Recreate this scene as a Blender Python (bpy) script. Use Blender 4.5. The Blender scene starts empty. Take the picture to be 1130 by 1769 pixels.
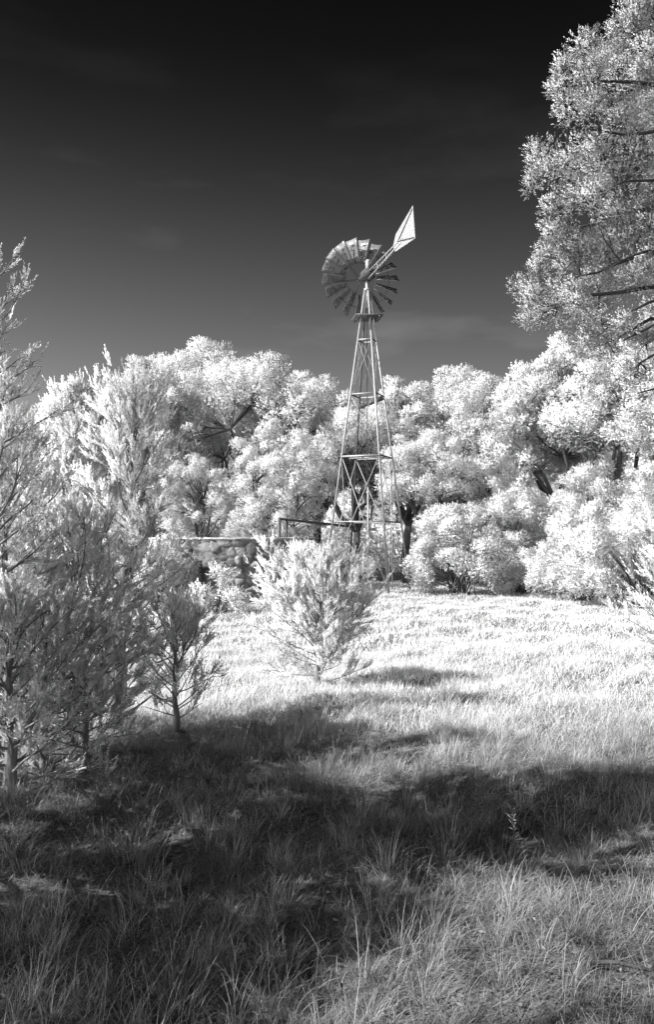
import bpy, math, random
import numpy as np
from mathutils import Vector

# ------------------------------------------------------------------ camera
S = bpy.context.scene
COL = S.collection
F = 1500.0                      # focal length in photo pixels (photo 1130 x 1769)
CH = 1.6
PITCH = math.atan((930 - 884.5) / F)
cam = bpy.data.cameras.new("camera")
cam.sensor_fit = 'VERTICAL'; cam.sensor_height = 36.0
cam.lens = F / 1769 * 36.0
cam.clip_start = 0.05; cam.clip_end = 2000
co = bpy.data.objects.new("camera", cam)
co.location = (0, 0, CH); co.rotation_euler = (math.pi / 2 + PITCH, 0, 0)
COL.objects.link(co); S.camera = co

# ------------------------------------------------------------------ light
SUN_EL = math.radians(42)
SUN_XY = np.array([-0.91, -0.41]); SUN_XY /= np.linalg.norm(SUN_XY)
sdir = Vector((SUN_XY[0] * math.cos(SUN_EL), SUN_XY[1] * math.cos(SUN_EL), math.sin(SUN_EL)))
sl = bpy.data.lights.new("sun", 'SUN'); sl.energy = 5.0; sl.angle = math.radians(0.5)
sl.color = (1, 1, 1)
so = bpy.data.objects.new("sun", sl); COL.objects.link(so)
so.rotation_euler = sdir.to_track_quat('Z', 'Y').to_euler(); so.location = (-20, -10, 20)

W = bpy.data.worlds.new("World"); S.world = W; W.use_nodes = True
nt = W.node_tree; nt.nodes.clear(); L = nt.links.new
def N(t, **k):
    n = nt.nodes.new(t)
    for a, b in k.items(): setattr(n, a, b)
    return n
def Mth(op, a, b=None, clamp=False):
    n = N('ShaderNodeMath', operation=op); n.use_clamp = clamp
    for i, v in enumerate((a, b)):
        if v is None: continue
        if hasattr(v, 'links'): L(v, n.inputs[i])
        else: n.inputs[i].default_value = v
    return n.outputs[0]
sky = N('ShaderNodeTexSky', sky_type='NISHITA'); sky.sun_disc = False
sky.sun_elevation = SUN_EL; sky.sun_rotation = math.atan2(sdir.x, sdir.y)
sky.air_density = 1.0; sky.dust_density = 0.6; sky.ozone_density = 1.0
sep = N('ShaderNodeSeparateColor'); L(sky.outputs[0], sep.inputs[0])
tc = N('ShaderNodeTexCoord'); sx = N('ShaderNodeSeparateXYZ'); L(tc.outputs['Generated'], sx.inputs[0])
# infrared film: the air scatters almost nothing, so the sky falls to black away from the horizon and from the sun
grad = N('ShaderNodeValToRGB'); cr = grad.color_ramp; cr.interpolation = 'B_SPLINE'
cr.elements[0].position = 0.0; cr.elements[0].color = (1, 1, 1, 1)
cr.elements[1].position = 0.62; cr.elements[1].color = (.02, .02, .02, 1)
for p, v in ((.10, .60), (.20, .43), (.30, .26), (.40, .095), (.50, .025)):
    e = cr.elements.new(p); e.color = (v, v, v, 1)
L(Mth('MAXIMUM', sx.outputs[2], 0.0), grad.inputs[0])
# sky darker away from the sun; unseen sunward part boosted as shadow fill
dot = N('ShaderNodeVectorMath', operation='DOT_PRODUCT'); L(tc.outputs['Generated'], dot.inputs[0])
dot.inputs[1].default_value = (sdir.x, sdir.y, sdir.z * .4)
def MR(src, a, b, c, d, sm=False):
    n = N('ShaderNodeMapRange'); L(src, n.inputs[0])
    if sm: n.interpolation_type = 'SMOOTHSTEP'
    for k, v_ in zip((1, 2, 3, 4), (a, b, c, d)): n.inputs[k].default_value = v_
    return n.outputs[0]
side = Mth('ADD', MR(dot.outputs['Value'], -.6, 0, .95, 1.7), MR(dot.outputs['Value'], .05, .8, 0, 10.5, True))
# faint high cirrus
nz = N('ShaderNodeTexNoise'); nz.inputs['Scale'].default_value = 2.2; nz.inputs['Detail'].default_value = 5
mp = N('ShaderNodeMapping'); mp.inputs['Scale'].default_value = (1.2, 1.2, 4.5); mp.inputs['Location'].default_value = (.3, .1, .9)
L(tc.outputs['Generated'], mp.inputs[0]); L(mp.outputs[0], nz.inputs[0])
cl = N('ShaderNodeMapRange'); L(nz.outputs[0], cl.inputs[0])
cl.inputs[1].default_value = .52; cl.inputs[2].default_value = .72; cl.inputs[3].default_value = 1.0; cl.inputs[4].default_value = 1.9
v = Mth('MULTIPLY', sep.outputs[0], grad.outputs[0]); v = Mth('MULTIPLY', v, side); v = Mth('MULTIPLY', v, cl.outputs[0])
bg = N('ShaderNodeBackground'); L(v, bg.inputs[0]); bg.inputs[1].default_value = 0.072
wo = N('ShaderNodeOutputWorld'); L(bg.outputs[0], wo.inputs[0])

S.view_settings.view_transform = 'Standard'; S.view_settings.look = 'None'
S.view_settings.gamma = 1; S.view_settings.use_curve_mapping = False
S.view_settings.exposure = 0.75
S.cycles.use_denoising = True
S.cycles.max_bounces = 9; S.cycles.diffuse_bounces = 8; S.cycles.transmission_bounces = 5

# ------------------------------------------------------------------ helpers
def at(px, py, D):
    x = (px - 565) / F; u = (884.5 - py) / F
    Y = math.cos(PITCH) - u * math.sin(PITCH); Z = math.sin(PITCH) + u * math.cos(PITCH)
    k = D / Y
    return np.array([x * k, D, CH + Z * k])
def unit(a): return a / np.maximum(np.linalg.norm(a, axis=-1, keepdims=True), 1e-9)

def mesh_np(name, V, Q, mat, var=None, smooth=False, nrm=None):
    """V (n,3), Q (m,4) quads"""
    me = bpy.data.meshes.new(name)
    V = np.ascontiguousarray(V, dtype=np.float32); Q = np.ascontiguousarray(Q, dtype=np.int32)
    k = Q.shape[1]
    me.vertices.add(len(V)); me.vertices.foreach_set('co', V.ravel())
    me.loops.add(Q.size); me.loops.foreach_set('vertex_index', Q.ravel())
    me.polygons.add(len(Q)); me.polygons.foreach_set('loop_start', np.arange(len(Q), dtype=np.int32) * k)
    if smooth: me.polygons.foreach_set('use_smooth', np.ones(len(Q), dtype=bool))
    if var is not None:
        a = me.attributes.new('var', 'FLOAT', 'POINT'); a.data.foreach_set('value', np.ascontiguousarray(var, dtype=np.float32))
    me.update(calc_edges=True)
    if nrm is not None:          # leaves share the soft normal of the tuft they belong to
        me.polygons.foreach_set('use_smooth', np.ones(len(Q), dtype=bool))
        a = me.attributes.new('custom_normal', 'FLOAT_VECTOR', 'POINT'); a.data.foreach_set('vector', np.ascontiguousarray(unit(nrm), dtype=np.float32).ravel())
    if mat: me.materials.append(mat)
    return me
def obj(name, me, parent=None, loc=None):
    o = bpy.data.objects.new(name, me); COL.objects.link(o)
    if parent: o.parent = parent
    if loc is not None: o.location = loc
    return o
def empty(name, loc, rz=0, label=None, cat=None, group=None, scale=1):
    o = bpy.data.objects.new(name, None); COL.objects.link(o)
    o.location = loc; o.rotation_euler = (0, 0, rz); o.scale = (scale,) * 3 if not hasattr(scale, '__len__') else scale
    o.empty_display_size = .2
    tag(o, label, cat, group); return o
def tag(o, label=None, cat=None, group=None, kind=None):
    if label: o['label'] = label
    if cat: o['category'] = cat
    if group: o['group'] = group
    if kind: o['kind'] = kind
    return o

class MB:
    """collects tubes, boxes and plates into one mesh"""
    def __init__(s): s.V = []; s.Q = []; s.n = 0
    def add(s, V, Q):
        s.V.append(np.asarray(V, float)); s.Q.append(np.asarray(Q, int) + s.n); s.n += len(V)
    def tube(s, pts, rad, k=6, cap=True):
        pts = np.asarray(pts, float); n = len(pts); rad = np.broadcast_to(np.asarray(rad, float), (n,))
        T = np.zeros_like(pts); T[1:-1] = pts[2:] - pts[:-2]; T[0] = pts[1] - pts[0]; T[-1] = pts[-1] - pts[-2]; T = unit(T)
        ref = np.array([0, 0, 1.]) if abs(T[0][2]) < .9 else np.array([1., 0, 0])
        A = unit(np.cross(T, ref)); B = np.cross(T, A)
        a = np.arange(k) * 2 * math.pi / k
        R = pts[:, None] + rad[:, None, None] * (np.cos(a)[None, :, None] * A[:, None] + np.sin(a)[None, :, None] * B[:, None])
        V = R.reshape(-1, 3); Q = []
        for i in range(n - 1):
            for j in range(k):
                Q.append((i * k + j, i * k + (j + 1) % k, (i + 1) * k + (j + 1) % k, (i + 1) * k + j))
        if cap:
            c = len(V); V = np.vstack([V, pts[0], pts[-1]])
            for j in range(0, k, 2):
                Q.append((c, (j + 2) % k, j + 1, j)); e = (n - 1) * k
                Q.append((c + 1, e + j, e + j + 1, e + (j + 2) % k))
        s.add(V, Q)
    def bar(s, a, b, w, h, up=(0, 0, 1)):
        a = np.asarray(a, float); b = np.asarray(b, float); d = unit(b - a); up = np.asarray(up, float)
        if abs(np.dot(d, up)) > .95: up = np.array([1., 0, 0])
        x = unit(np.cross(d, up)); y = np.cross(x, d)
        V = [p + sx * x * w / 2 + sy * y * h / 2 for p in (a, b) for sx, sy in ((-1, -1), (1, -1), (1, 1), (-1, 1))]
        s.add(V, [(0, 1, 2, 3), (7, 6, 5, 4), (0, 4, 5, 1), (1, 5, 6, 2), (2, 6, 7, 3), (3, 7, 4, 0)])
    def angle(s, a, b, w, t, ox, oy):
        """angle iron: two thin flanges along directions ox and oy"""
        a = np.asarray(a, float); b = np.asarray(b, float); ox = np.asarray(ox, float); oy = np.asarray(oy, float)
        for p, q in ((ox, oy), (oy, ox)):
            V = [e + c for e in (a, b) for c in (0 * p, p * w, p * w + q * t, q * t)]
            s.add(V, [(0, 1, 2, 3), (7, 6, 5, 4), (0, 4, 5, 1), (1, 5, 6, 2), (2, 6, 7, 3), (3, 7, 4, 0)])
    def build(s, name, mat, parent=None, smooth=False, loc=None):
        return obj(name, mesh_np(name, np.vstack(s.V), np.vstack(s.Q), mat, smooth=smooth), parent, loc)

def material(name, base, rough=.8, noise=0, nscale=5, bump=0, bscale=20, trans=0, usevar=0, metal=0, spec=.3, stretch=(1, 1, 1)):
    m = bpy.data.materials.new(name); m.use_nodes = True; t = m.node_tree; t.nodes.clear(); l = t.links.new
    out = t.nodes.new('ShaderNodeOutputMaterial'); p = t.nodes.new('ShaderNodeBsdfPrincipled')
    p.inputs['Roughness'].default_value = rough; p.inputs['Metallic'].default_value = metal
    p.inputs['Specular IOR Level'].default_value = spec
    val = t.nodes.new('ShaderNodeValue'); val.outputs[0].default_value = base; cur = val.outputs[0]
    co_ = t.nodes.new('ShaderNodeTexCoord'); mp_ = t.nodes.new('ShaderNodeMapping'); mp_.inputs['Scale'].default_value = stretch
    l(co_.outputs['Object'], mp_.inputs[0])
    def mul(c, src, lo, hi, a=0., b=1.):
        r = t.nodes.new('ShaderNodeMapRange'); l(src, r.inputs[0])
        r.inputs[1].default_value = a; r.inputs[2].default_value = b; r.inputs[3].default_value = lo; r.inputs[4].default_value = hi
        k = t.nodes.new('ShaderNodeMath'); k.operation = 'MULTIPLY'; l(c, k.inputs[0]); l(r.outputs[0], k.inputs[1]); return k.outputs[0]
    if noise:
        z = t.nodes.new('ShaderNodeTexNoise'); z.inputs['Scale'].default_value = nscale; z.inputs['Detail'].default_value = 6
        l(mp_.outputs[0], z.inputs[0]); cur = mul(cur, z.outputs[0], 1 - noise, 1 + noise, .3, .7)
    if usevar:
        a = t.nodes.new('ShaderNodeAttribute'); a.attribute_name = 'var'; cur = mul(cur, a.outputs['Fac'], 1 - usevar, 1.0)
    cmb = t.nodes.new('ShaderNodeCombineColor')
    for i in range(3): l(cur, cmb.inputs[i])
    l(cmb.outputs[0], p.inputs['Base Color'])
    if bump:
        z = t.nodes.new('ShaderNodeTexNoise'); z.inputs['Scale'].default_value = bscale; z.inputs['Detail'].default_value = 8
        l(mp_.outputs[0], z.inputs[0])
        b = t.nodes.new('ShaderNodeBump'); b.inputs['Strength'].default_value = bump; b.inputs['Distance'].default_value = .02
        l(z.outputs[0], b.inputs['Height']); l(b.outputs[0], p.inputs['Normal'])
    if trans:
        tr = t.nodes.new('ShaderNodeBsdfTranslucent'); l(cmb.outputs[0], tr.inputs[0])
        mx = t.nodes.new('ShaderNodeMixShader'); mx.inputs[0].default_value = trans
        l(p.outputs[0], mx.inputs[1]); l(tr.outputs[0], mx.inputs[2]); l(mx.outputs[0], out.inputs[0])
    else: l(p.outputs[0], out.inputs[0])
    return m
M_leaf = material('juniper_leaf', .95, .7, trans=.42, usevar=.2, spec=.15)
M_oak = material('oak_leaf', .92, .6, trans=.32, usevar=.22, spec=.2)
M_pine = material('needle_leaf', .52, .7, trans=.06, usevar=.30, spec=.15)
M_bark = material('bark', .09, .95, noise=.4, nscale=14, bump=.8, bscale=40, stretch=(1, 1, .25))
M_bark_pale = material('juniper_bark', .2, .95, noise=.4, nscale=14, bump=.8, bscale=40, stretch=(1, 1, .25))
M_limb = material('dark_bark', .045, .95, noise=.4, nscale=14, bump=.8, bscale=40, stretch=(1, 1, .25))
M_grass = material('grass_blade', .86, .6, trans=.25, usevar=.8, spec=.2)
M_soil = material('soil', .13, 1, noise=.7, nscale=3, bump=.9, bscale=30)
M_litter = material('leaf_litter', .28, .9, usevar=.8, trans=.1)
M_steel = material('galvanised_steel', .31, .55, noise=.25, nscale=30, metal=.35, spec=.4)
M_dark = material('rusted_steel', .06, .7, noise=.4, nscale=30)
M_sail = material('weathered_sail_sheet', .15, .36, noise=.3, nscale=9, spec=.6)
M_vane = material('painted_vane_sheet', .29, .6, noise=.12, nscale=12)
M_wood = material('weathered_wood', .12, .9, noise=.4, nscale=12, stretch=(1, 6, 1))
M_stone = material('rubble_stone', .36, .95, noise=.55, nscale=3.5, bump=1.0, bscale=16, usevar=.65)
M_mortar = material('pale_lime_coping', .42, .9, noise=.4, nscale=8, bump=.6, bscale=25)

# ------------------------------------------------------------------ ground
def gz(x, y):
    x = np.asarray(x, float); y = np.asarray(y, float)
    return (.045 * np.sin(x * 1.3 + .7) * np.sin(y * .9 + .3) + .03 * np.sin(x * 2.9 + y * 1.7) + .02 * np.sin(x * 5.1 - y * 4.3)
            + .05 * np.sin(x * .45 + 2) * np.sin(y * .37)) * np.clip(y / 3, .3, 1) * np.clip(60 / (np.abs(y) + 30), 0, 1)
xs = np.concatenate([-np.geomspace(600, 12, 22), np.linspace(-11.8, 11.8, 120), np.geomspace(12, 600, 22)])
ys = np.concatenate([-np.geomspace(400, 3.2, 14), np.linspace(-3, 34, 190), np.geomspace(35, 900, 22)])
X, Y = np.meshgrid(xs, ys); V = np.stack([X, Y, gz(X, Y)], -1).reshape(-1, 3)
nx = len(xs); ii, jj = np.meshgrid(np.arange(len(ys) - 1), np.arange(nx - 1), indexing='ij'); b0 = (ii * nx + jj).ravel()
tag(obj('ground', mesh_np('ground', V, np.stack([b0, b0 + 1, b0 + nx + 1, b0 + nx], 1), M_soil, smooth=True)), kind='structure')

# grass: blades are strips bending under their own weight
def blades(rg, bx, by, az, lean, ln, w, droop, seg, var):
    n = len(bx); h = np.stack([np.cos(az), np.sin(az)], 1); s = np.stack([-np.sin(az), np.cos(az)], 1)
    tw = rg.uniform(0, math.pi, n); P = np.stack([bx, by, gz(bx, by) - .01], 1); th = lean.copy(); rows = []
    sv = np.concatenate([s * np.cos(tw)[:, None] + h * np.sin(tw)[:, None] * .6, np.zeros((n, 1))], 1)
    for k in range(seg + 1):
        ww = (w * (1 - (k / seg) ** 1.5) + .0006) * .5
        rows.append(P - sv * ww[:, None]); rows.append(P + sv * ww[:, None])
        d = np.concatenate([h * np.sin(th)[:, None], np.cos(th)[:, None]], 1)
        P = P + d * (ln / seg)[:, None]; th = th + droop / seg
    V = np.stack(rows, 1); V = V.reshape(-1, 3); m = 2 * (seg + 1); base = np.arange(n)[:, None] * m
    Q = np.stack([np.stack([base[:, 0] + 2 * k, base[:, 0] + 2 * k + 1, base[:, 0] + 2 * k + 3, base[:, 0] + 2 * k + 2], 1) for k in range(seg)], 1).reshape(-1, 4)
    zz = gz(V[:, 0], V[:, 1]) + .004; V[:, 2] = np.maximum(V[:, 2], zz)
    dry_shade_ramp = np.clip((by - 5.2 + .6 * np.sin(bx * 1.7)) / 4.5, 0, 1); var = var * (.36 + .64 * dry_shade_ramp) + .35 * dry_shade_ramp  # near blades: drier tone, with foreground shade also put into the colour
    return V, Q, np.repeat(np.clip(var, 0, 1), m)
rg = np.random.default_rng(5)
parts = []
def field(n, d0, d1, slope=.5, pad=1.2, power=1.0):
    D = d0 + (d1 - d0) * rg.uniform(0, 1, n) ** power
    hw = D * slope + pad; return rg.uniform(-1, 1, n) * hw, D
def tufts(nc, d0, d1, nb, ln, w, spread=.06, power=1., vlo=.2, seg=5, lean_s=.45):
    cx, cy = field(nc, d0, d1, power=power)
    sz = rg.uniform(.55, 1.25, nc); cv = rg.uniform(vlo, 1, nc); dirn = rg.normal(.4, 1.2, nc); comb = rg.uniform(.0, 1., nc)
    i = np.repeat(np.arange(nc), nb); n = len(i)
    a = rg.uniform(0, 2 * math.pi, n); r = np.abs(rg.normal(0, spread, n)) * sz[i]
    az = np.where(rg.random(n) < comb[i] * .6, dirn[i] + rg.normal(0, .6, n), a + rg.normal(0, .5, n))
    parts.append(blades(rg, cx[i] + np.cos(a) * r, cy[i] + np.sin(a) * r, az, np.abs(rg.normal(.1, lean_s, n)),
        rg.uniform(.35, 1, n) * ln * sz[i], w * rg.uniform(.6, 1.2, n), rg.uniform(.3, 2.2, n), seg, np.clip(cv[i] + rg.normal(0, .22, n), 0, 1)))
def carpet(n, d0, d1, ln, w, power=1., seg=3, vlo=0.):
    x, y = field(n, d0, d1, power=power)
    parts.append(blades(rg, x, y, rg.uniform(0, 6.28, n), np.abs(rg.normal(.5, .5, n)), rg.uniform(.3, 1, n) * ln, w * rg.uniform(.6, 1.3, n),
        rg.uniform(.2, 2, n), seg, rg.uniform(vlo, 1, n)))
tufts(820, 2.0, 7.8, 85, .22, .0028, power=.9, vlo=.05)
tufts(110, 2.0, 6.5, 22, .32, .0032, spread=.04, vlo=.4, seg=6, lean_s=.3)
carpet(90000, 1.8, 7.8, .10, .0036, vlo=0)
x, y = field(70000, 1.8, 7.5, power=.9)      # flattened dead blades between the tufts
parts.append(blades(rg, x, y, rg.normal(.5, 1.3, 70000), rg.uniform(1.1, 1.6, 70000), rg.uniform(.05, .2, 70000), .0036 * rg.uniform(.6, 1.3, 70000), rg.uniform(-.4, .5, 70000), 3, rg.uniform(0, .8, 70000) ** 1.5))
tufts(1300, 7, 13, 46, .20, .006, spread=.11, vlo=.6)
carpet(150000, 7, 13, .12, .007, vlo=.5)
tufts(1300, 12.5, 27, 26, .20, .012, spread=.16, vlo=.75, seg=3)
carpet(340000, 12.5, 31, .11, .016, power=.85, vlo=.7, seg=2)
off = 0; VV = []; QQ = []; AA = []
for v_, q_, a_ in parts: VV.append(v_); QQ.append(q_ + off); AA.append(a_); off += len(v_)
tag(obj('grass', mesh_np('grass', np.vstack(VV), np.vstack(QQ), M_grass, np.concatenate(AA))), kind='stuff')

def leafquads(C, A, ln, w, rgx, nrm=None, wild=.35):
    """diamond leaves at C pointing along A, blades turned roughly to nrm"""
    n = len(C); A = unit(A); q = rgx.normal(size=(n, 3))
    if nrm is not None: q = unit(nrm) + q * wild
    B = unit(np.cross(A, q))
    if nrm is not None: B = B * np.where((np.cross(B, A) * nrm).sum(1, keepdims=True) < 0, -1., 1.)
    ln = ln[:, None]; w = w[:, None]
    V = np.stack([C, C + A * ln * .5 + B * w * .5, C + A * ln, C + A * ln * .5 - B * w * .5], 1).reshape(-1, 3)
    return V, np.arange(n * 4).reshape(-1, 4)
n = 9000; x, y = field(n, 1.9, 6.0)
C = np.stack([x, y, gz(x, y) + rg.uniform(.003, .03, n)], 1); A = rg.normal(size=(n, 3)); A[:, 2] *= .35
v_, q_ = leafquads(C, A, rg.uniform(.012, .035, n), rg.uniform(.006, .014, n), rg)
tag(obj('leaf_litter', mesh_np('leaf_litter', v_, q_, M_litter, np.repeat(rg.random(n), 4))), kind='stuff')

# ------------------------------------------------------------------ foliage generators
def sprays(rgx, P, D, L_, nl, lw, ll=.34, spread=.52, nrm=None):
    """feathery spray of nl leaflets along each axis"""
    n = len(P); i = np.repeat(np.arange(n), nl); t = np.tile((np.arange(nl) + .5) / nl, n) + rgx.normal(0, .04, n * nl)
    D = unit(D); side = rgx.normal(size=(n * nl, 3)); side -= (side * D[i]).sum(1, keepdims=True) * D[i]; side = unit(side)
    A = D[i] * (.65 + .5 * t[:, None]) + side * spread * (1.05 - .6 * t[:, None])
    C = P[i] + D[i] * (L_[i] * t)[:, None]
    v, q = leafquads(C, A, L_[i] * ll * rgx.uniform(.6, 1.2, n * nl) * (1.1 - .5 * t), lw * rgx.uniform(.7, 1.3, n * nl), rgx, None if nrm is None else nrm[i])
    vv = np.clip(np.repeat(rgx.uniform(.2, 1, n), nl) + rgx.normal(0, .15, n * nl), 0, 1)
    SN = None if nrm is None else np.repeat(unit(unit(nrm[i]) + rgx.normal(0, .15, (len(i), 3))), 4, axis=0)
    return v, q, np.repeat(vv, 4), SN

def juniper(seed, H, R, prof, limbs, t0=.08, el0=.35, el1=1.25, spray=.16, lw=.012, nl=16, dens=1., r0=.05, lean=(0, 0), secn=9., vase=0.):
    """returns (trunk MB, foliage mesh arrays); local origin at the base"""
    R_ = random.Random(seed); rgx = np.random.default_rng(seed); tb = MB(); fine = MB()
    n = 9; tp = np.array([[lean[0] * (k / (n - 1)) ** 1.3 * H + R_.gauss(0, .006) * H * (k > 0), lean[1] * (k / (n - 1)) * H + R_.gauss(0, .006) * H * (k > 0), H * .96 * k / (n - 1)] for k in range(n)])
    tp[0][2] = -.08
    tb.tube(tp, [r0 * (1.35 if k == 0 else 1) * (1 - k / (n - 1)) ** .8 + .004 for k in range(n)], 8)
    P = []; D = []; LL = []; dens *= 1.7
    for i in range(limbs):
        t = t0 + (.97 - t0) * ((i + R_.random()) / limbs) ** (1.0)
        f = t * (n - 1); k = min(int(f), n - 2); base = tp[k] + (tp[k + 1] - tp[k]) * (f - k)
        az = i * 2.399 + R_.gauss(0, .35); ln = max(.05, R * prof(t) * R_.uniform(.72, 1.15)); el = el0 + (el1 - el0) * t + R_.gauss(0, .12)
        ln2 = ln / max(.45, math.cos(el)) * .9
        ln2 = min(ln2, (H * 1.0 - base[2]) / max(.25, math.sin(min(el + .15, 1.5))) + .03 * H)
        pts = [base]; d = np.array([math.cos(az) * math.cos(el), math.sin(az) * math.cos(el), math.sin(el)]); m = 6
        for s in range(m):
            d = unit(d + np.array([R_.gauss(0, .12), R_.gauss(0, .12), R_.gauss(.05, .10)])); pts.append(pts[-1] + d * ln2 / m)
        pts = np.array(pts); rr = max(.0035, r0 * .24 * (1 - t * .7))
        tb.tube(pts, [rr * (1 - s / m) ** .8 + .0018 for s in range(m + 1)], 5, cap=False)
        for sct in range(max(3, int(ln2 * secn))):
            s = R_.uniform(.18, 1) ** .8 * m; k = min(int(s), m - 1); b = pts[k] + (pts[k + 1] - pts[k]) * (s - k)
            dl = unit(pts[k + 1] - pts[k]); sd = rgx.normal(size=3); sd -= sd.dot(dl) * dl; sd = unit(sd)
            d2 = unit(dl * .8 + sd * R_.uniform(.5, 1.0) + np.array([0, 0, .35])); l2 = (.38 * ln2 * (1.15 - s / m) + spray * .6) * R_.uniform(.6, 1.2)
            e = b + d2 * l2; mid = b + d2 * l2 * .5 + rgx.normal(0, .03, 3) * l2
            fine.tube([b, mid, e], [.0028, .002, .001], 3, cap=False)
            ns = max(2, int(l2 / spray * 3.2 * dens))
            for q in range(ns):
                u = R_.uniform(.15, 1.0); P.append(b + (e - b) * u); D.append(d2 + rgx.normal(0, .28, 3) + np.array([0, 0, .45])); LL.append(spray * R_.uniform(.6, 1.2))
        P.append(pts[-1]); D.append(d + np.array([0, 0, .4])); LL.append(spray * 1.3)
    for q in range(6):
        P.append(tp[-1] - np.array([0, 0, q * .04 * H * .3])); D.append(np.array([R_.gauss(0, .2), R_.gauss(0, .2), 1])); LL.append(spray * 1.5)
    PP = np.array(P); nm = unit(PP * [1, 1, 0] + [0, 0, 1e-3]) + [0, 0, .7] + rgx.normal(0, .45, PP.shape)
    v, q, a, g = sprays(rgx, PP, np.array(D), np.array(LL), nl, lw, nrm=nm)
    tb.V += fine.V; tb.Q += [qq + tb.n for qq in fine.Q]; tb.n += fine.n
    return tb, v, q, a, g

def clumpy(seed, centers, radii, up, per, sl_, nl, lw, flat=.8, knobs=9, kr=.42):
    """rounded clumps of foliage: each is a cluster of smaller knobs covered in short sprays"""
    rgx = np.random.default_rng(seed); P = []; D = []; LL = []; NM = []; up = np.asarray(up, float)
    for c, r in zip(centers, radii):
        kd = unit(rgx.normal(size=(knobs, 3)) + [0, 0, .35]); kc = kd * r * rgx.uniform(.45, .85, (knobs, 1)); kc[:, 2] *= flat
        kc = np.vstack([kc, [[0, 0, 0]]]); krr = r * kr * rgx.uniform(.75, 1.25, knobs + 1); krr[-1] = r * .55
        n = int(per * (r / np.mean(radii)) ** 2); k = rgx.integers(0, knobs + 1, n)
        d = unit(rgx.normal(size=(n, 3)) + [0, 0, .25]); p = kc[k] + d * (krr[k] * rgx.uniform(.5, 1.0, n) ** .5)[:, None]
        cn = unit(p + [0, 0, .05 * r]); NM.append(d * .75 + cn * .6 + [0, 0, .1])
        P.append(c + p); D.append(d * .8 + cn * .4 + rgx.normal(0, .25, (n, 3)) + up); LL.append(sl_ * rgx.uniform(.6, 1.25, n))
    return sprays(rgx, np.vstack(P), np.vstack(D), np.concatenate(LL), nl, lw, ll=.5, spread=.75, nrm=np.vstack(NM))

def broad(seed, H, RX, RZ, nclump, rc, per, zc=None, sl_=.10, nl=6, lw=.030, r0=.14, fork=.3, bottom=-.55, gap=None):
    R_ = random.Random(seed); rgx = np.random.default_rng(seed)
    zc = zc if zc is not None else H - RZ; C = []
    while len(C) < nclump:
        d = unit(rgx.normal(size=3)); 
        if d[2] < bottom: continue
        if gap and d[0] * gap[0] + d[1] * gap[1] > .55 and -.7 < d[2] < .30: continue
        r = rgx.uniform(.45, 1) ** .5; c = np.array([d[0] * RX * r, d[1] * RX * r, zc + d[2] * RZ * r]); c += rgx.normal(0, .12 * RX, 3) * .6
        if all(np.linalg.norm(c - o) > rc * .75 for o in C) or rgx.random() < .08: C.append(c)
    C = np.array(C); rad = rc * rgx.uniform(.5, 1.45, len(C)); tb = MB()
    top = np.array([R_.gauss(0, .1) * RX, R_.gauss(0, .1) * RX, H * fork]); tb.tube([(0, 0, -.1), (0, 0, H * fork * .5), top], [r0 * 1.3, r0, r0 * .9], 8)
    ends = []
    for i in range(7):
        a = i * 2.4 + R_.gauss(0, .3); e = np.array([math.cos(a) * RX * .55, math.sin(a) * RX * .55, zc + R_.uniform(-.4, .4) * RZ]); 
        m1 = top + (e - top) * .35 + rgx.normal(0, .08, 3) * RX; m2 = top + (e - top) * .7 + rgx.normal(0, .08, 3) * RX
        tb.tube([top, m1, m2, e], [r0 * .65, r0 * .5, r0 * .35, r0 * .22], 6, cap=False); ends += [m1, m2, e]
    ends = np.array(ends)
    for c in C:
        k = np.argmin(np.linalg.norm(ends - c, axis=1)); e = ends[k]; mid = (e + c) / 2 + rgx.normal(0, .1, 3)
        tb.tube([e, mid, c], [r0 * .22, r0 * .14, .012], 4, cap=False)
        for q in range(3):
            tb.tube([mid, c + rgx.normal(0, .5, 3) * rc], [.018, .006], 3, cap=False)
    v, q, a, g = clumpy(seed + 1, C, rad, (0, 0, .35), per, sl_, nl, lw)
    return tb, v, q, a, g

def plant(name, label, cat, group, gen, loc, rz=0, mat=None, scale=1, foliage='crown', stem='trunk'):
    tb, v, q, a, g = gen
    z = float(gz(loc[0], loc[1])); t = empty(name, (loc[0], loc[1], z), rz, label, cat, group, scale)
    tb.build(stem, M_bark_pale if mat is M_leaf else M_bark, t, smooth=True)
    obj(foliage, mesh_np(foliage, v, q, mat, a, nrm=g), t)
    return t
def copy_tree(root, loc, rz, label, scale=1):
    r = root.copy(); COL.objects.link(r); r.location = (loc[0], loc[1], float(gz(loc[0], loc[1]))); r.rotation_euler = (0, 0, rz)
    r.scale = (scale,) * 3 if not hasattr(scale, '__len__') else scale; r['label'] = label
    for ch in list(root.children):
        c = ch.copy(); COL.objects.link(c); c.parent = r
    return r
def gp(px, D): return ((px - 565) / F * D, D)

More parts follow.
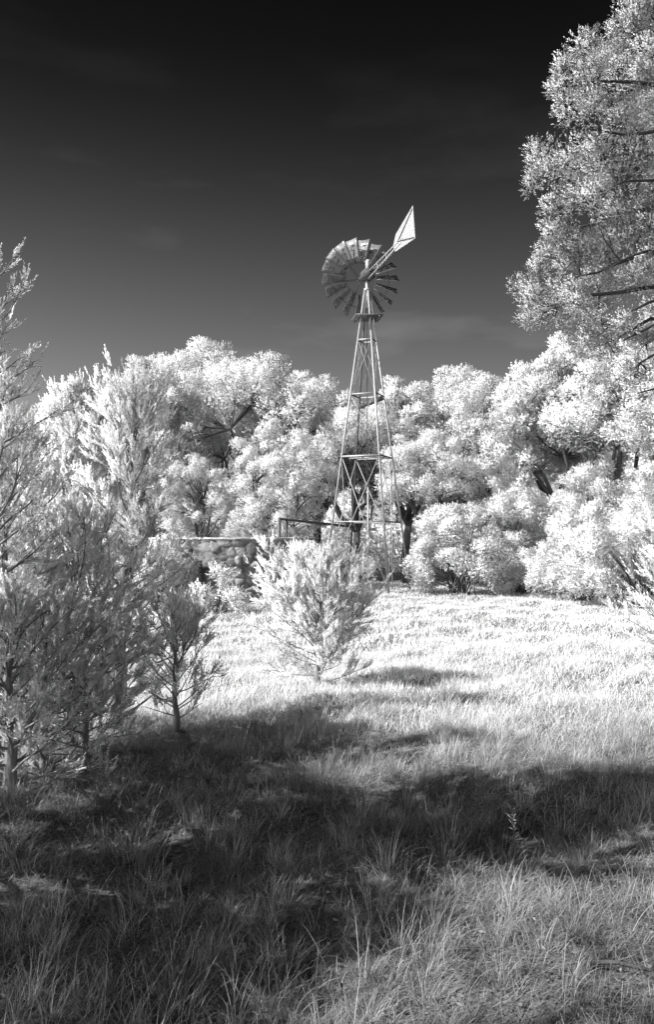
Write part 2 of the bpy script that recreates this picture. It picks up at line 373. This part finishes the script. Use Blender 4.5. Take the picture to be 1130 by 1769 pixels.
# ------------------------------------------------------------------ windmill
cx, cy = 1.17, 25.1; th = math.radians(23); SB = 1.98; ZT = 8.8; HT = .055
ex = np.array([math.cos(th), -math.sin(th), 0]); ey = np.array([math.sin(th), math.cos(th), 0]); C0 = np.array([cx, cy, 0])
def leg(i, z):
    f = SB / 2 + (HT - SB / 2) * z / ZT; sx_, sy_ = ((-1, -1), (1, -1), (1, 1), (-1, 1))[i]
    return C0 + ex * sx_ * f + ey * sy_ * f + np.array([0, 0, z])
wm = empty('windmill', (cx, cy, float(gz(cx, cy))), 0, 'tall lattice steel farm windmill with many-bladed wheel and pale tail vane', 'windmill')
def B(mb, name, mat, parent=wm, **k):
    o = mb.build(name, mat, parent, **k)
    if parent is wm: o.location = -Vector((cx, cy, float(gz(cx, cy))))
    return o
for i in range(4):
    m = MB(); sx_, sy_ = ((-1, -1), (1, -1), (1, 1), (-1, 1))[i]
    m.tube([leg(i, -.15), leg(i, ZT)], .029, 8)
    B(m, 'leg', M_steel if i != 3 else M_dark)
LV = [2.07, 3.95, 5.75, 7.35]
for z in LV:
    for i in range(4):
        m = MB(); a, b = leg(i, z), leg((i + 1) % 4, z); m.bar(a, b, .012, .038)
        B(m, 'girt', M_steel if i in (0, 2) else M_dark)
lv = [0.12] + LV[1:]
for k in range(len(lv) - 1):
    for i in range(4):
        for a, b in ((lv[k], lv[k + 1]), (lv[k + 1], lv[k])):
            m = MB(); r = .012 if k < 1 else .006
            m.tube([leg(i, a), leg((i + 1) % 4, b)], r, 5); B(m, 'brace', M_steel)
m = MB()
for q in (-.28, .28): m.bar(leg(0, 3.9) + ey * (.3 + q) + [0, 0, .03], leg(1, 3.9) + ey * (.3 + q) + [0, 0, .03], .16, .03)
B(m, 'work_plank', M_steel)
m = MB(); m.bar(leg(3, 5.5) , leg(2, 5.72), .05, .13); B(m, 'cross_plank', M_dark)
# service platform below the wheel
m = MB(); zp = 8.02; hp = .40
pa = math.radians(8); px_ = np.array([math.cos(pa), math.sin(pa), 0]); py_ = np.array([-math.sin(pa), math.cos(pa), 0]); Cp = C0 + [0, 0, zp]
for k in range(7):
    o_ = (k - 3) * .115; m.bar(Cp - px_ * hp + py_ * o_, Cp + px_ * hp + py_ * o_, .10, .03)
for s in (-1, 1): m.bar(Cp + px_ * .3 * s - py_ * hp - [0, 0, .035], Cp + px_ * .3 * s + py_ * hp - [0, 0, .035], .05, .04)
B(m, 'platform', M_wood)
m = MB(); m.tube([C0 + [0, 0, ZT - .5], C0 + [0, 0, ZT + .35]], .05, 8); m.tube([C0 + [0, 0, ZT], C0 + [0, 0, ZT + .07]], .10, 8); B(m, 'mast_pipe', M_steel)
m = MB(); m.tube([C0 + [.0, .0, .3], C0 + [0, 0, ZT]], .014, 6); B(m, 'pump_rod', M_dark)
m = MB(); m.tube([C0 + [.02, .0, -.1], C0 + [.02, 0, 3.1]], .03, 6); m.tube([C0 + [.02, 0, 1.55], C0 + [.02, 0, 1.7]], .06, 8); B(m, 'pump_pipe', M_steel)
m = MB(); m.tube([leg(2, 3.6) - ey * .25, leg(1, .2) + ey * .35], .018, 6); B(m, 'drop_pipe', M_steel)
# head gear
HZ = 9.28; ya = math.radians(15); ax = np.array([math.sin(ya), -math.cos(ya), 0]); e1 = np.array([math.cos(ya), math.sin(ya), 0]); up = np.array([0, 0, 1.])
Hc = C0 + [0, 0, HZ]; WC = Hc - ax * .60 + [0, 0, .06]
m = MB(); m.bar(Hc - ax * .20 - up * .02, Hc + ax * .28 - up * .02, .30, .24); m.tube([Hc + up * .06, Hc - up * .2], [.07, .09], 8)
m.tube([WC - ax * .05, Hc + ax * .1], .035, 8); m.tube([Hc + ax * .2 - e1 * .16, Hc + ax * .2 + e1 * .16], .05, 8)
B(m, 'gearbox', M_dark)
m = MB(); m.bar(Hc + ax * .05 + up * .10, Hc + ax * .05 + up * .42, .08, .18, ax); m.bar(Hc + ax * .05 + up * .06, Hc + ax * .12 - e1 * .12 - up * .12, .06, .10, ax); B(m, 'motor_hood', M_vane)
# wheel
wh = empty('wheel', (0, 0, 0)); wh.parent = wm; wh.location = -Vector((cx, cy, float(gz(cx, cy))))
RW = 1.19; NB = 18; pit = math.radians(50)
for j in range(NB):
    ph = j * 2 * math.pi / NB + .08; r_ = math.cos(ph) * e1 + math.sin(ph) * up; t_ = -math.sin(ph) * e1 + math.cos(ph) * up
    nn = ax * math.cos(pit) + t_ * math.sin(pit); ch = t_ * math.cos(pit) - ax * math.sin(pit); V = []; NR, NC = 5, 5
    for side in (0, 1):
        for a in range(NR):
            r = RW * (.415 + .585 * a / (NR - 1)); w = .17 + .235 * a / (NR - 1)
            for b in range(NC):
                u = b / (NC - 1) * 2 - 1; V.append(WC + r_ * r + ch * u * w / 2 + nn * ((u * u - .5) * w * .10 - side * .004))
    Q = []; o2 = NR * NC
    for a in range(NR - 1):
        for b in range(NC - 1):
            i0 = a * NC + b; Q.append((i0, i0 + 1, i0 + NC + 1, i0 + NC)); Q.append((o2 + i0 + NC, o2 + i0 + NC + 1, o2 + i0 + 1, o2 + i0))
        Q.append((a * NC, a * NC + NC, o2 + a * NC + NC, o2 + a * NC)); c_ = a * NC + NC - 1; Q.append((c_ + NC, c_, o2 + c_, o2 + c_ + NC))
    for b in range(NC - 1):
        Q.append((b + 1, b, o2 + b, o2 + b + 1)); c_ = (NR - 1) * NC + b; Q.append((c_, c_ + 1, o2 + c_ + 1, o2 + c_))
    m = MB(); m.add(V, Q)
    for rr in (.56, .86): m.bar(WC + r_ * RW * rr - ch * .05 + ax * .0, WC + r_ * RW * rr + ch * .05, .02, .02, r_)
    m.build('sail', M_sail, wh)
for rr, d in ((.40, 0), (.74, .012)):
    m = MB(); a = np.linspace(0, 2 * math.pi, 37); pts = [WC + (math.cos(q) * e1 + math.sin(q) * up) * RW * rr - ax * d for q in a]
    for k in range(36): m.bar(pts[k], pts[k + 1], .035, .008, unit(pts[k] - WC))
    m.build('rim', M_dark, wh)
for j in range(6):
    ph = j * math.pi / 3 + .2; r_ = math.cos(ph) * e1 + math.sin(ph) * up; m = MB(); m.tube([WC - ax * .03, WC + r_ * RW * .75], .010, 5)
    m.tube([WC - ax * .22, WC + r_ * RW * .74], .007, 5); m.build('spoke', M_dark, wh)
m = MB(); m.tube([WC - ax * .24, WC + ax * .08], [.05, .07], 10); m.build('hub', M_dark, wh)
# tail: boom and vane in a vertical plane through the mast
td = unit(np.array([.2143, -1.0, 0])); tn = np.array([-td[1], td[0], 0]); tn = tn if tn[0] < 0 else -tn
def onplane(px, py):
    d = (at(px, py, 1.0) - [0, 0, CH]); k = np.dot(C0 - [0, 0, 0], tn) / np.dot(d, tn); return np.array([0, 0, CH]) + d * k
tl = empty('tail', (0, 0, 0)); tl.parent = wm; tl.location = wh.location
m = MB(); A_ = onplane(684, 424); m.bar(Hc + td * .1 + up * .05, A_ + td * .6, .03, .03); m.bar(Hc + td * .15 - up * .16, A_ + td * .5 - up * .08, .035, .035)
for f in (.35, .65): 
    a = Hc + td * .1 + up * .05 + (A_ - Hc) * f; b = Hc + td * .15 - up * .16 + (A_ - Hc) * f; m.tube([a, b], .010, 4)
m.build('tail_boom', M_steel, tl)
poly = [onplane(*p) for p in ((713.6, 355), (717.7, 411.6), (683, 435), (679.6, 424.6), (684, 405))]
m = MB(); V = [p + tn * .003 for p in poly] + [p - tn * .003 for p in poly]
cen = np.mean(poly, 0); V += [cen + tn * .003, cen - tn * .003]; Q = []
for k in range(5): Q.append((k, (k + 1) % 5, 5 + (k + 1) % 5, 5 + k))
V = np.array(V)
me = bpy.data.meshes.new('vane'); me.from_pydata([tuple(p) for p in V[:10]], [], [tuple(range(5)), tuple(range(9, 4, -1))] + Q); me.materials.append(M_vane); me.update()
obj('vane', me, tl)
m = MB(); m.bar(onplane(713, 361) + tn * .012, onplane(689, 416) + tn * .012, .012, .035); m.bar(onplane(688, 417) + tn * .012, onplane(716.3, 410) + tn * .012, .012, .035, td)
m.build('vane_stiffener', M_dark, tl)

# ------------------------------------------------------------------ stone tank and its filler pipe
tx, ty, TR, TH = (402 - 565) / F * 22, 22.0, 2.08, 1.60
rgt = np.random.default_rng(9); NA, NZ = 360, 60
cells = np.stack([rgt.uniform(0, 2 * math.pi * TR, 420), rgt.uniform(0, TH, 420)], 1); cr_ = rgt.uniform(-.05, .05, 420); cv = rgt.uniform(0, 1, 420)
aa = np.arange(NA) / NA * 2 * math.pi; zz = np.linspace(-.1, TH, NZ); AZ, ZZ = np.meshgrid(aa, zz); pp = np.stack([AZ.ravel() * TR, ZZ.ravel()], 1)
dx = np.abs(pp[:, None, 0] - cells[None, :, 0]); dx = np.minimum(dx, 2 * math.pi * TR - dx); dd = np.hypot(dx * .8, pp[:, None, 1] - cells[None, :, 1])
o_ = np.argsort(dd, 1)[:, :2]; d1 = np.take_along_axis(dd, o_, 1); edge = np.clip((d1[:, 1] - d1[:, 0]) / .05, 0, 1)
rr = TR + cr_[o_[:, 0]] * edge - .05 * (1 - edge)
V = np.stack([np.cos(pp[:, 0] / TR) * rr, np.sin(pp[:, 0] / TR) * rr, pp[:, 1]], 1); i, j = np.meshgrid(np.arange(NZ - 1), np.arange(NA), indexing='ij')
Q = np.stack([i * NA + j, i * NA + (j + 1) % NA, (i + 1) * NA + (j + 1) % NA, (i + 1) * NA + j], -1).reshape(-1, 4)
tank = empty('stone_tank', (tx, ty, float(gz(tx, ty))), 0, 'low round rubble stone water tank with pale rim beside the windmill', 'water tank')
obj('wall', mesh_np('wall', V, Q, M_stone, np.where(edge > .5, cv[o_[:, 0]], .1)), tank)
m = MB(); V = []; prof_ = [(TR + .005, TH - .01), (TR + .02, TH + .03), (TR - .28, TH + .035), (TR - .30, TH - .6)]
for k in range(120):
    a = k / 120 * 2 * math.pi; w_ = rgt.normal(0, .008)
    for r, z in prof_: V.append((math.cos(a) * (r + w_), math.sin(a) * (r + w_), z + w_ * .6))
Q = [(k * 4 + c, ((k + 1) % 120) * 4 + c, ((k + 1) % 120) * 4 + c + 1, k * 4 + c + 1) for k in range(120) for c in range(3)]
m.add(V, Q); m.build('coping', M_mortar, tank)
m = MB(); V = [(0, 0, TH - .4)] + [(math.cos(a) * (TR - .28), math.sin(a) * (TR - .28), TH - .4) for a in np.arange(48) / 48 * 2 * math.pi]
m.add(V, [(0, 1 + k, 1 + (k + 1) % 48, 1 + (k + 2) % 48) for k in range(0, 48, 2)]); m.build('water', material('tank_water', .03, .05, spec=.5), tank)
fp = empty('filler_pipe', tuple(at(483, 925, 22.6)), 0, 'dark bent pipe rising from the stone tank and sloping to the windmill', 'pipe')
m = MB(); o0 = np.array(fp.location)
m.tube([at(483, 1010, 22.6) - o0, at(483, 896, 22.6) - o0], .035, 8); m.tube([at(482, 896, 22.6) - o0, leg(3, 1.95) - o0], .035, 8)
m.build('pipe', M_dark, fp)
m = MB(); m.tube([at(495, 1010, 22.9) - o0, at(495, 898, 22.9) - o0], .03, 8); m.build('pipe_support', M_dark, fp)

# ------------------------------------------------------------------ near junipers
cone = lambda t: (1 - t) ** .75 * .95 + .05
cols = lambda t: max(.08, (1 - t) ** .5) * (.75 + .25 * min(1, t * 5))
vase = lambda t: .95 * (1 - max(0, t - .55) / .55) ** .8 * min(1, .6 + t)
JG = 'junipers on the left of the clearing'
plant('juniper', 'feathery pale young juniper with short bare trunk, alone in the sunny meadow', 'juniper', None,
      juniper(21, 1.38, .90, vase, 84, t0=.06, el0=.3, el1=1.1, spray=.105, lw=.007, nl=18, dens=1.6, r0=.026, secn=11), gp(550, 9.4), 0, M_leaf)
plant('juniper', 'small sparse juniper with dark forked trunk, where the shade begins left of the lone one', 'juniper', JG,
      juniper(22, .98, .50, vase, 40, t0=.1, el0=.3, el1=1.2, spray=.10, lw=.008, nl=14, dens=1.2, r0=.022, secn=11), gp(303, 6.9), 0, M_leaf)
plant('juniper', 'tall juniper whose tilted dark trunk shows through its crown, left of the stone tank', 'juniper', JG,
      juniper(23, 2.9, .85, lambda t: cols(t) * 1.0, 105, t0=.05, el0=.15, el1=1.15, spray=.10, lw=.007, nl=16, dens=1.25, r0=.045, lean=(.06, 0), secn=9), gp(200, 7.2), 0, M_leaf)
plant('juniper', 'tallest juniper at the left edge of the photo with thin sprays reaching into the sky', 'juniper', JG,
      juniper(24, 3.35, .72, cols, 100, t0=.04, el0=.2, el1=.95, spray=.095, lw=.006, nl=18, dens=1.15, r0=.05, lean=(.01, 0), secn=9), gp(-35, 5.4), 0, M_leaf)
plant('juniper', 'bushy juniper in front of the tilted trunk with one bright upright spray on top', 'juniper', JG,
      juniper(25, 1.7, .85, vase, 66, t0=.04, el0=.15, el1=1.2, spray=.09, lw=.006, nl=18, dens=1.3, r0=.04, secn=10), gp(125, 6.4), 0, M_leaf)
plant('juniper', 'low juniper in the shade at the lower left corner of the thicket', 'juniper', JG,
      juniper(26, 1.2, .62, vase, 60, t0=.04, el0=.1, el1=1.2, spray=.08, lw=.0055, nl=18, dens=1.4, r0=.04, secn=11), gp(20, 5.2), 0, M_leaf)
plant('juniper', 'broad bright juniper far behind the tilted trunk, below the notch of sky', 'juniper', JG,
      juniper(27, 5.6, 2.3, cols, 130, t0=.05, el0=.2, el1=1.1, spray=.26, lw=.03, nl=14, dens=1.1, r0=.1, secn=5), gp(120, 24), 0, M_leaf)
plant('juniper', 'dense juniper at the left edge behind the low shaded one', 'juniper', JG,
      juniper(28, 2.3, .9, cols, 90, t0=.03, el0=.15, el1=1.1, spray=.095, lw=.007, nl=16, dens=1.2, r0=.045, secn=9), gp(5, 6.0), 0, M_leaf)
plant('juniper', 'knee-high juniper tuft at the foot of the thicket, left of the small sparse juniper', 'juniper', JG,
      juniper(34, .95, .62, vase, 46, t0=.03, el0=.15, el1=1.1, spray=.08, lw=.0055, nl=18, dens=1.3, r0=.02, secn=11), gp(150, 5.9), 0, M_leaf)
plant('juniper', 'spreading juniper low in the thicket between the left edge and the tilted trunk', 'juniper', JG,
      juniper(35, 1.15, .75, vase, 54, t0=.03, el0=.12, el1=1.1, spray=.08, lw=.0055, nl=18, dens=1.3, r0=.025, secn=10), gp(80, 5.7), 0, M_leaf)
# neighbour outside the left edge, whose shadow crosses the foreground
plant('juniper', 'tall juniper standing just outside the left edge of the photo, shading the near grass', 'juniper', JG,
      juniper(29, 4.9, 1.42, lambda t: cols(t) * 1.1, 130, t0=.1, el0=.2, el1=1.0, spray=.26, lw=.03, nl=12, dens=.9, r0=.1, secn=6), (-2.85, 3.3), 0, M_leaf)
plant('juniper', 'shorter juniper outside the left edge of the photo, nearest to the viewer', 'juniper', JG,
      juniper(32, 3.6, .95, lambda t: cols(t) * 1.1, 90, t0=.08, el0=.3, el1=1.0, spray=.22, lw=.026, nl=12, dens=1.0, r0=.06, secn=6), (-3.5, 1.95), 0, M_leaf)
plant('juniper', 'thin see-through juniper, unseen and added left of the viewer to dapple the grass', 'juniper', JG,
      juniper(33, 6.2, 1.9, lambda t: cols(t) * 1.1, 80, t0=.3, el0=.3, el1=1.0, spray=.22, lw=.02, nl=10, dens=.5, r0=.07, secn=5), (-3.9, -.2), 0, M_leaf)  # unseen tree added so its thin crown dapples the near grass
plant('juniper', 'juniper at the right edge reaching pale drooping sprays over the meadow', 'juniper', None,
      juniper(30, 2.2, 1.1, cols, 60, t0=.06, el0=.15, el1=1.0, spray=.17, lw=.014, nl=14, dens=.9, r0=.05, secn=8), gp(1225, 8.6), 0, M_leaf)

# ------------------------------------------------------------------ tall tree on the right
RT = empty('tall_juniper', (6.9, 12.6, float(gz(6.9, 12.6))), 0, 'tall dark-limbed evergreen leaning over the right edge with brushy tufts against the black sky', 'evergreen tree')
o0 = np.array(RT.location); rgr = np.random.default_rng(77); RR = random.Random(77)
K = [(1095,50,45),(1125,20,40),(1060,95,30),(1010,95,32),(975,120,24),(968,155,22),(1035,140,40),(1090,150,45),(985,190,26),(1020,200,30),(1070,215,45),(1120,190,45),
 (935,272,26),(922,312,22),(950,300,22),(985,278,24),(1010,255,26),(1050,280,38),(1100,290,42),(1000,320,26),(1020,350,34),(965,360,30),(1070,360,40),(1120,370,36),
 (960,405,28),(955,440,24),(1000,420,32),(1045,430,36),(1095,425,34),(935,462,20),(980,470,26),(905,495,22),(925,520,26),(918,550,20),(955,545,28),(960,500,20),(995,520,30),(1035,500,32),(1075,490,34),(1110,470,32),
 (1000,560,26),(1040,555,26),(1020,590,24),(1080,560,24),(1060,610,22),(1110,600,24),(1095,650,20),(1125,640,22),
 (1150,100,50),(1180,200,60),(1160,300,50),(1190,420,60),(1170,520,50),(1220,320,70),(1230,120,70),(1260,500,70),(1170,-40,60),(1230,-30,70),(1190,-150,70),(1260,-200,70),(1300,200,80),(1330,400,80),(1340,0,80),(1290,580,60)]
CC = []; rad = []
for (px, py, r) in K:
    D = 12.2 + rgr.normal(0, .45) + (0.5 if px > 1100 else 0); CC.append(at(px, py, D) - o0); rad.append(r / F * D * 1.05)
for k in range(20):     # the back and far side of the crown
    z = rgr.uniform(4.5, 11); a = rgr.uniform(-.6, 2.4); r = rgr.uniform(1, 2.4) * (1 - (z - 4) / 12); CC.append(np.array([math.cos(a) * r, math.sin(a) * r + .3, z])); rad.append(rgr.uniform(.4, .6))
CC = np.array(CC); tb = MB()
tp = [(0, 0, -.1), (.05, 0, 2), (-.1, .05, 4.5), (.05, 0, 7), (-.05, .1, 9.5), (0, 0, 11.8)]; tb.tube(tp, [.26, .22, .18, .14, .08, .02], 10); tb.build('trunk', M_limb, RT, smooth=True)
tpa = np.array(tp, float)
limbs_ = []; k_lim = True
for zb, (ex_, ey_, ez_) in ((5.7, at(965, 490, 11.9) - o0), (5.2, at(935, 545, 12.0) - o0), (6.7, at(940, 300, 12.1) - o0), (6.2, at(965, 400, 12.3) - o0), (7.9, at(985, 150, 12.2) - o0),
        (7.2, at(1010, 225, 12.0) - o0), (8.8, at(1080, 60, 12.4) - o0), (4.8, at(1030, 600, 12.2) - o0), (5.2, at(1040, 560, 11.7) - o0), (4.5, at(1085, 650, 12.0) - o0), (5.0, at(1075, 590, 11.6) - o0),
        (6.0, at(1040, 470, 11.6) - o0), (4.3, at(1100, 680, 11.7) - o0), (6.9, at(1050, 330, 11.6) - o0), (7.5, (1.5, .8, 10.0)), (5.0, (1.9, 1.0, 7.0)), (3.5, (1.4, 1.6, 5.5)), (8, (-.3, 1.3, 10.5))):
    ey_ = ey_ - (.05 if ex_ < 0 and k_lim else 0)
    b = np.array([np.interp(zb, tpa[:, 2], tpa[:, 0]), np.interp(zb, tpa[:, 2], tpa[:, 1]), zb]); e = np.array([ex_, ey_, ez_]); pts = [b]
    wob = rgr.normal(0, .035, (14, 3)).cumsum(0); wob -= np.linspace(0, 1, 14)[:, None] * wob[-1]
    for s in range(1, 14):
        f = s / 13; pts.append(b + (e - b) * f + np.array([0, 0, .35 * math.sin(f * math.pi) * (.3 if ez_ > 7 else .7)]) + wob[s])
    pts = np.array(pts); limbs_.append(pts); m = MB(); m.tube(pts, [.055 * (1 - s / 13) ** .9 + .008 for s in range(14)], 6, cap=False); m.build('limb', M_limb, RT, smooth=True)
LP = np.vstack([l[4::2] for l in limbs_]); m = MB()
for c, r in zip(CC, rad):
    k = np.argsort(np.linalg.norm(LP - c, axis=1) + rgr.uniform(0, .3, len(LP)))[0]; e = LP[k]; mid = e + (c - e) * .5 + rgr.normal(0, .05, 3) + [0, 0, -.05]
    m.tube([e, mid, c], [.014, .009, .004], 4, cap=False)
    for q in range(5): 
        s_ = e + (c - e) * rgr.uniform(.3, 1); m.tube([s_, s_ + unit(c - e + rgr.normal(0, .5, 3)) * r * rgr.uniform(.6, 1.3)], [.008, .003], 3, cap=False)
m.build('branchwork', M_limb, RT)
v, q, a, g = clumpy(78, CC, rad, (-.15, -.1, .30), 760, .085, 7, .012, flat=1.1, knobs=9, kr=.44)
obj('crown', mesh_np('crown', v, q, M_pine, a, nrm=g), RT)

# ------------------------------------------------------------------ background trees
BG = 'trees behind the clearing'
g1 = broad(41, 8.5, 2.6, 2.7, 70, .66, 560, zc=5.6, bottom=-.25); g2 = broad(42, 7.6, 2.3, 2.5, 62, .60, 540, zc=4.9, bottom=-.3, r0=.17, gap=(-.96, -.27)); g3 = broad(43, 7.0, 2.1, 3.0, 64, .56, 520, zc=3.9, bottom=-.9)
g4 = broad(44, 8.0, 2.0, 3.1, 70, .52, 420, zc=4.8, bottom=-.4, sl_=.15, nl=7, lw=.034, r0=.17, gap=(.44, .90))
protos = [None] * 4; gens = [g1, g2, g3, g4]; hs = [8.6, 7.7, 7.2, 8.1]
def bgtree(kind, px, D, top, rz, label, wide=1.0):
    z = (930 - top) / F * D + CH; s = z / hs[kind]; loc = gp(px, D)
    if protos[kind] is None: protos[kind] = plant('broad_tree', label, 'tree', BG, gens[kind], loc, rz, M_oak, (s * wide, s * wide, s))
    else: copy_tree(protos[kind], loc, rz, label, (s * wide, s * wide, s))
bgtree(0, 355, 33, 598, .3, 'highest round-topped tree of the left skyline, above the stone tank')
bgtree(1, 448, 31, 622, 1.3, 'bright tree with forked dark limbs right of the highest left one')
bgtree(3, 548, 34, 658, 2.2, 'rounded tree just left of the windmill tower')
bgtree(3, 255, 30, 640, 3.1, 'pale tree behind the pointed juniper tip on the left skyline')
bgtree(0, 150, 32, 680, 4.0, 'lower tree in the notch between the left junipers')
bgtree(2, 480, 27.5, 730, .9, 'soft bright tree in front of the skyline trees left of the tower')
bgtree(1, 615, 30, 705, 1.9, 'shaded tree directly behind the windmill tower')
bgtree(3, 700, 31, 668, 2.6, 'tree just right of the tower with a pointed dark base')
bgtree(0, 785, 32, 645, 5.2, 'large rounded tree at the middle of the right skyline')
bgtree(2, 862, 31, 660, .2, 'narrower tree filling the dip of the right skyline')
bgtree(3, 965, 28, 602, 3.6, 'tall tree with dark leaning trunks below the tall evergreen')
bgtree(1, 1080, 27, 590, 4.4, 'tree hanging behind the right evergreen tips')
bgtree(1, 1190, 26, 640, 5.6, 'tree at the right edge behind the pale shrubs')
bgtree(2, 340, 28, 790, 5.0, 'shady low tree behind the stone tank')
bgtree(1, 735, 28.5, 745, 3.3, 'lower tree with dark hollow base right of the tower')
bgtree(1, 40, 28, 720, .7, 'tree far behind the left edge junipers')
bgtree(1, -120, 30, 700, 2.7, 'tree beyond the left edge of the photo')
# far wood closing the view
rgx = np.random.default_rng(91); n = 170; c = np.stack([rgx.uniform(-34, 34, n), rgx.uniform(37, 45, n), rgx.uniform(.3, 5.2, n)], 1)
v, q, a, g = clumpy(92, c, rgx.uniform(1.1, 2.0, n), (0, 0, .3), 240, .4, 6, .16)
tag(obj('far_wood', mesh_np('far_wood', v, q, M_oak, a, nrm=g)), kind='stuff')

# ------------------------------------------------------------------ shrubs at the edge of the meadow
def mound(seed, RX, H, nc, rc, per, sl_=.09, lw=.026):
    rgx = np.random.default_rng(seed); C = []
    for k in range(nc):
        d = unit(rgx.normal(size=3)); d[2] = abs(d[2]); r = rgx.uniform(.5, 1) ** .5; C.append([d[0] * RX * r, d[1] * RX * r, .12 * H + d[2] * H * .8 * r])
    C = np.array(C); tb = MB()
    for c in C: 
        m_ = c * [.35, .35, .5]; tb.tube([(rgx.normal(0, .15), rgx.normal(0, .15), -.05), m_, c], [.018, .012, .005], 4, cap=False)
    v, q, a, g = clumpy(seed + 1, C, rc * rgx.uniform(.65, 1.3, nc), (0, 0, .3), per, sl_, 6, lw)
    return tb, v, q, a, g
SG = 'shrubs along the far edge of the meadow'
def shrub(seed, px, D, RX, top, label, **k):
    H = (930 - top) / F * D + CH
    return plant('shrub', label, 'shrub', SG, mound(seed, RX, H, **k), gp(px, D), seed, M_oak, foliage='foliage', stem='stems')
kw = dict(nc=55, rc=.36, per=380)
shrub(61, 795, 24.5, 1.25, 850, 'pale arching shrub right of the tower base, beside the dark hollow', **kw)
shrub(62, 870, 27.0, 1.5, 810, 'bright shrub over the top of the dark hollow', **kw)
shrub(63, 1010, 22.5, 1.35, 855, 'dense rounded shrub right of the dark hollow', **kw)
shrub(64, 1110, 20.0, 1.55, 830, 'largest bright shrub at the right edge of the meadow', **kw)
shrub(65, 905, 25.0, .9, 960, 'low greyish shrub at the foot of the dark hollow', nc=30, rc=.3, per=360)
shrub(66, 1030, 26.5, 1.6, 790, 'shrub between the leaning trunks and the rounded shrub', **kw)
shrub(67, 1190, 23.0, 1.9, 740, 'tall pale shrub under the right edge tree', **kw)
shrub(68, 375, 18.2, .62, 985, 'thin shrub growing against the lit side of the stone tank', nc=16, rc=.18, per=50, sl_=.12, lw=.03)
shrub(71, 283, 19.4, .62, 900, 'leafy shrub hiding the left part of the stone tank', nc=34, rc=.24, per=300)
shrub(69, 225, 25.5, 1.1, 850, 'shrub between the tilted juniper and the stone tank', nc=40, rc=.3, per=360)

# ------------------------------------------------------------------ small things in the near grass
wx, wy = gp(885, 4.55); wz = float(gz(wx, wy))
wd = empty('weed', (wx, wy, wz), 0, 'upright leafy weed rising above the shaded grass at the right', 'weed', None, .72); rgw = np.random.default_rng(3)
m = MB(); sp = np.array([[0, 0, 0], [.01, 0, .10], [0, .01, .2], [-.012, 0, .29], [-.02, 0, .36]]); m.tube(sp, [.004, .0035, .003, .002, .0015], 5); m.build('stem', M_grass, wd)
k = 26; f = rgw.uniform(.25, 1, k) * 4; P = np.stack([np.interp(f, range(5), sp[:, c]) for c in range(3)], 1); A = rgw.normal(size=(k, 3)); A[:, 2] = np.abs(A[:, 2]) * .6 + .2
v_, q_ = leafquads(P, A, rgw.uniform(.03, .07, k), rgw.uniform(.006, .010, k), rgw, nrm=np.tile([-.5, -.4, .6], (k, 1)))
obj('leaves', mesh_np('leaves', v_, q_, M_grass, np.repeat(rgw.uniform(.3, .9, k), 4)), wd)
fx, fy = gp(1085, 3.15); m = MB(); m.tube([(-.16, .05, .03), (-.05, .02, .045), (.06, -.02, .035), (.17, .01, .05)], [.009, .008, .007, .004], 6)
m.tube([(.06, -.02, .035), (.11, .05, .06)], [.004, .002], 4); tag(m.build('fallen_stick', M_bark, None, True, (fx, fy, float(gz(fx, fy)))), 'short dark stick lying in the grass at the bottom right', 'stick')
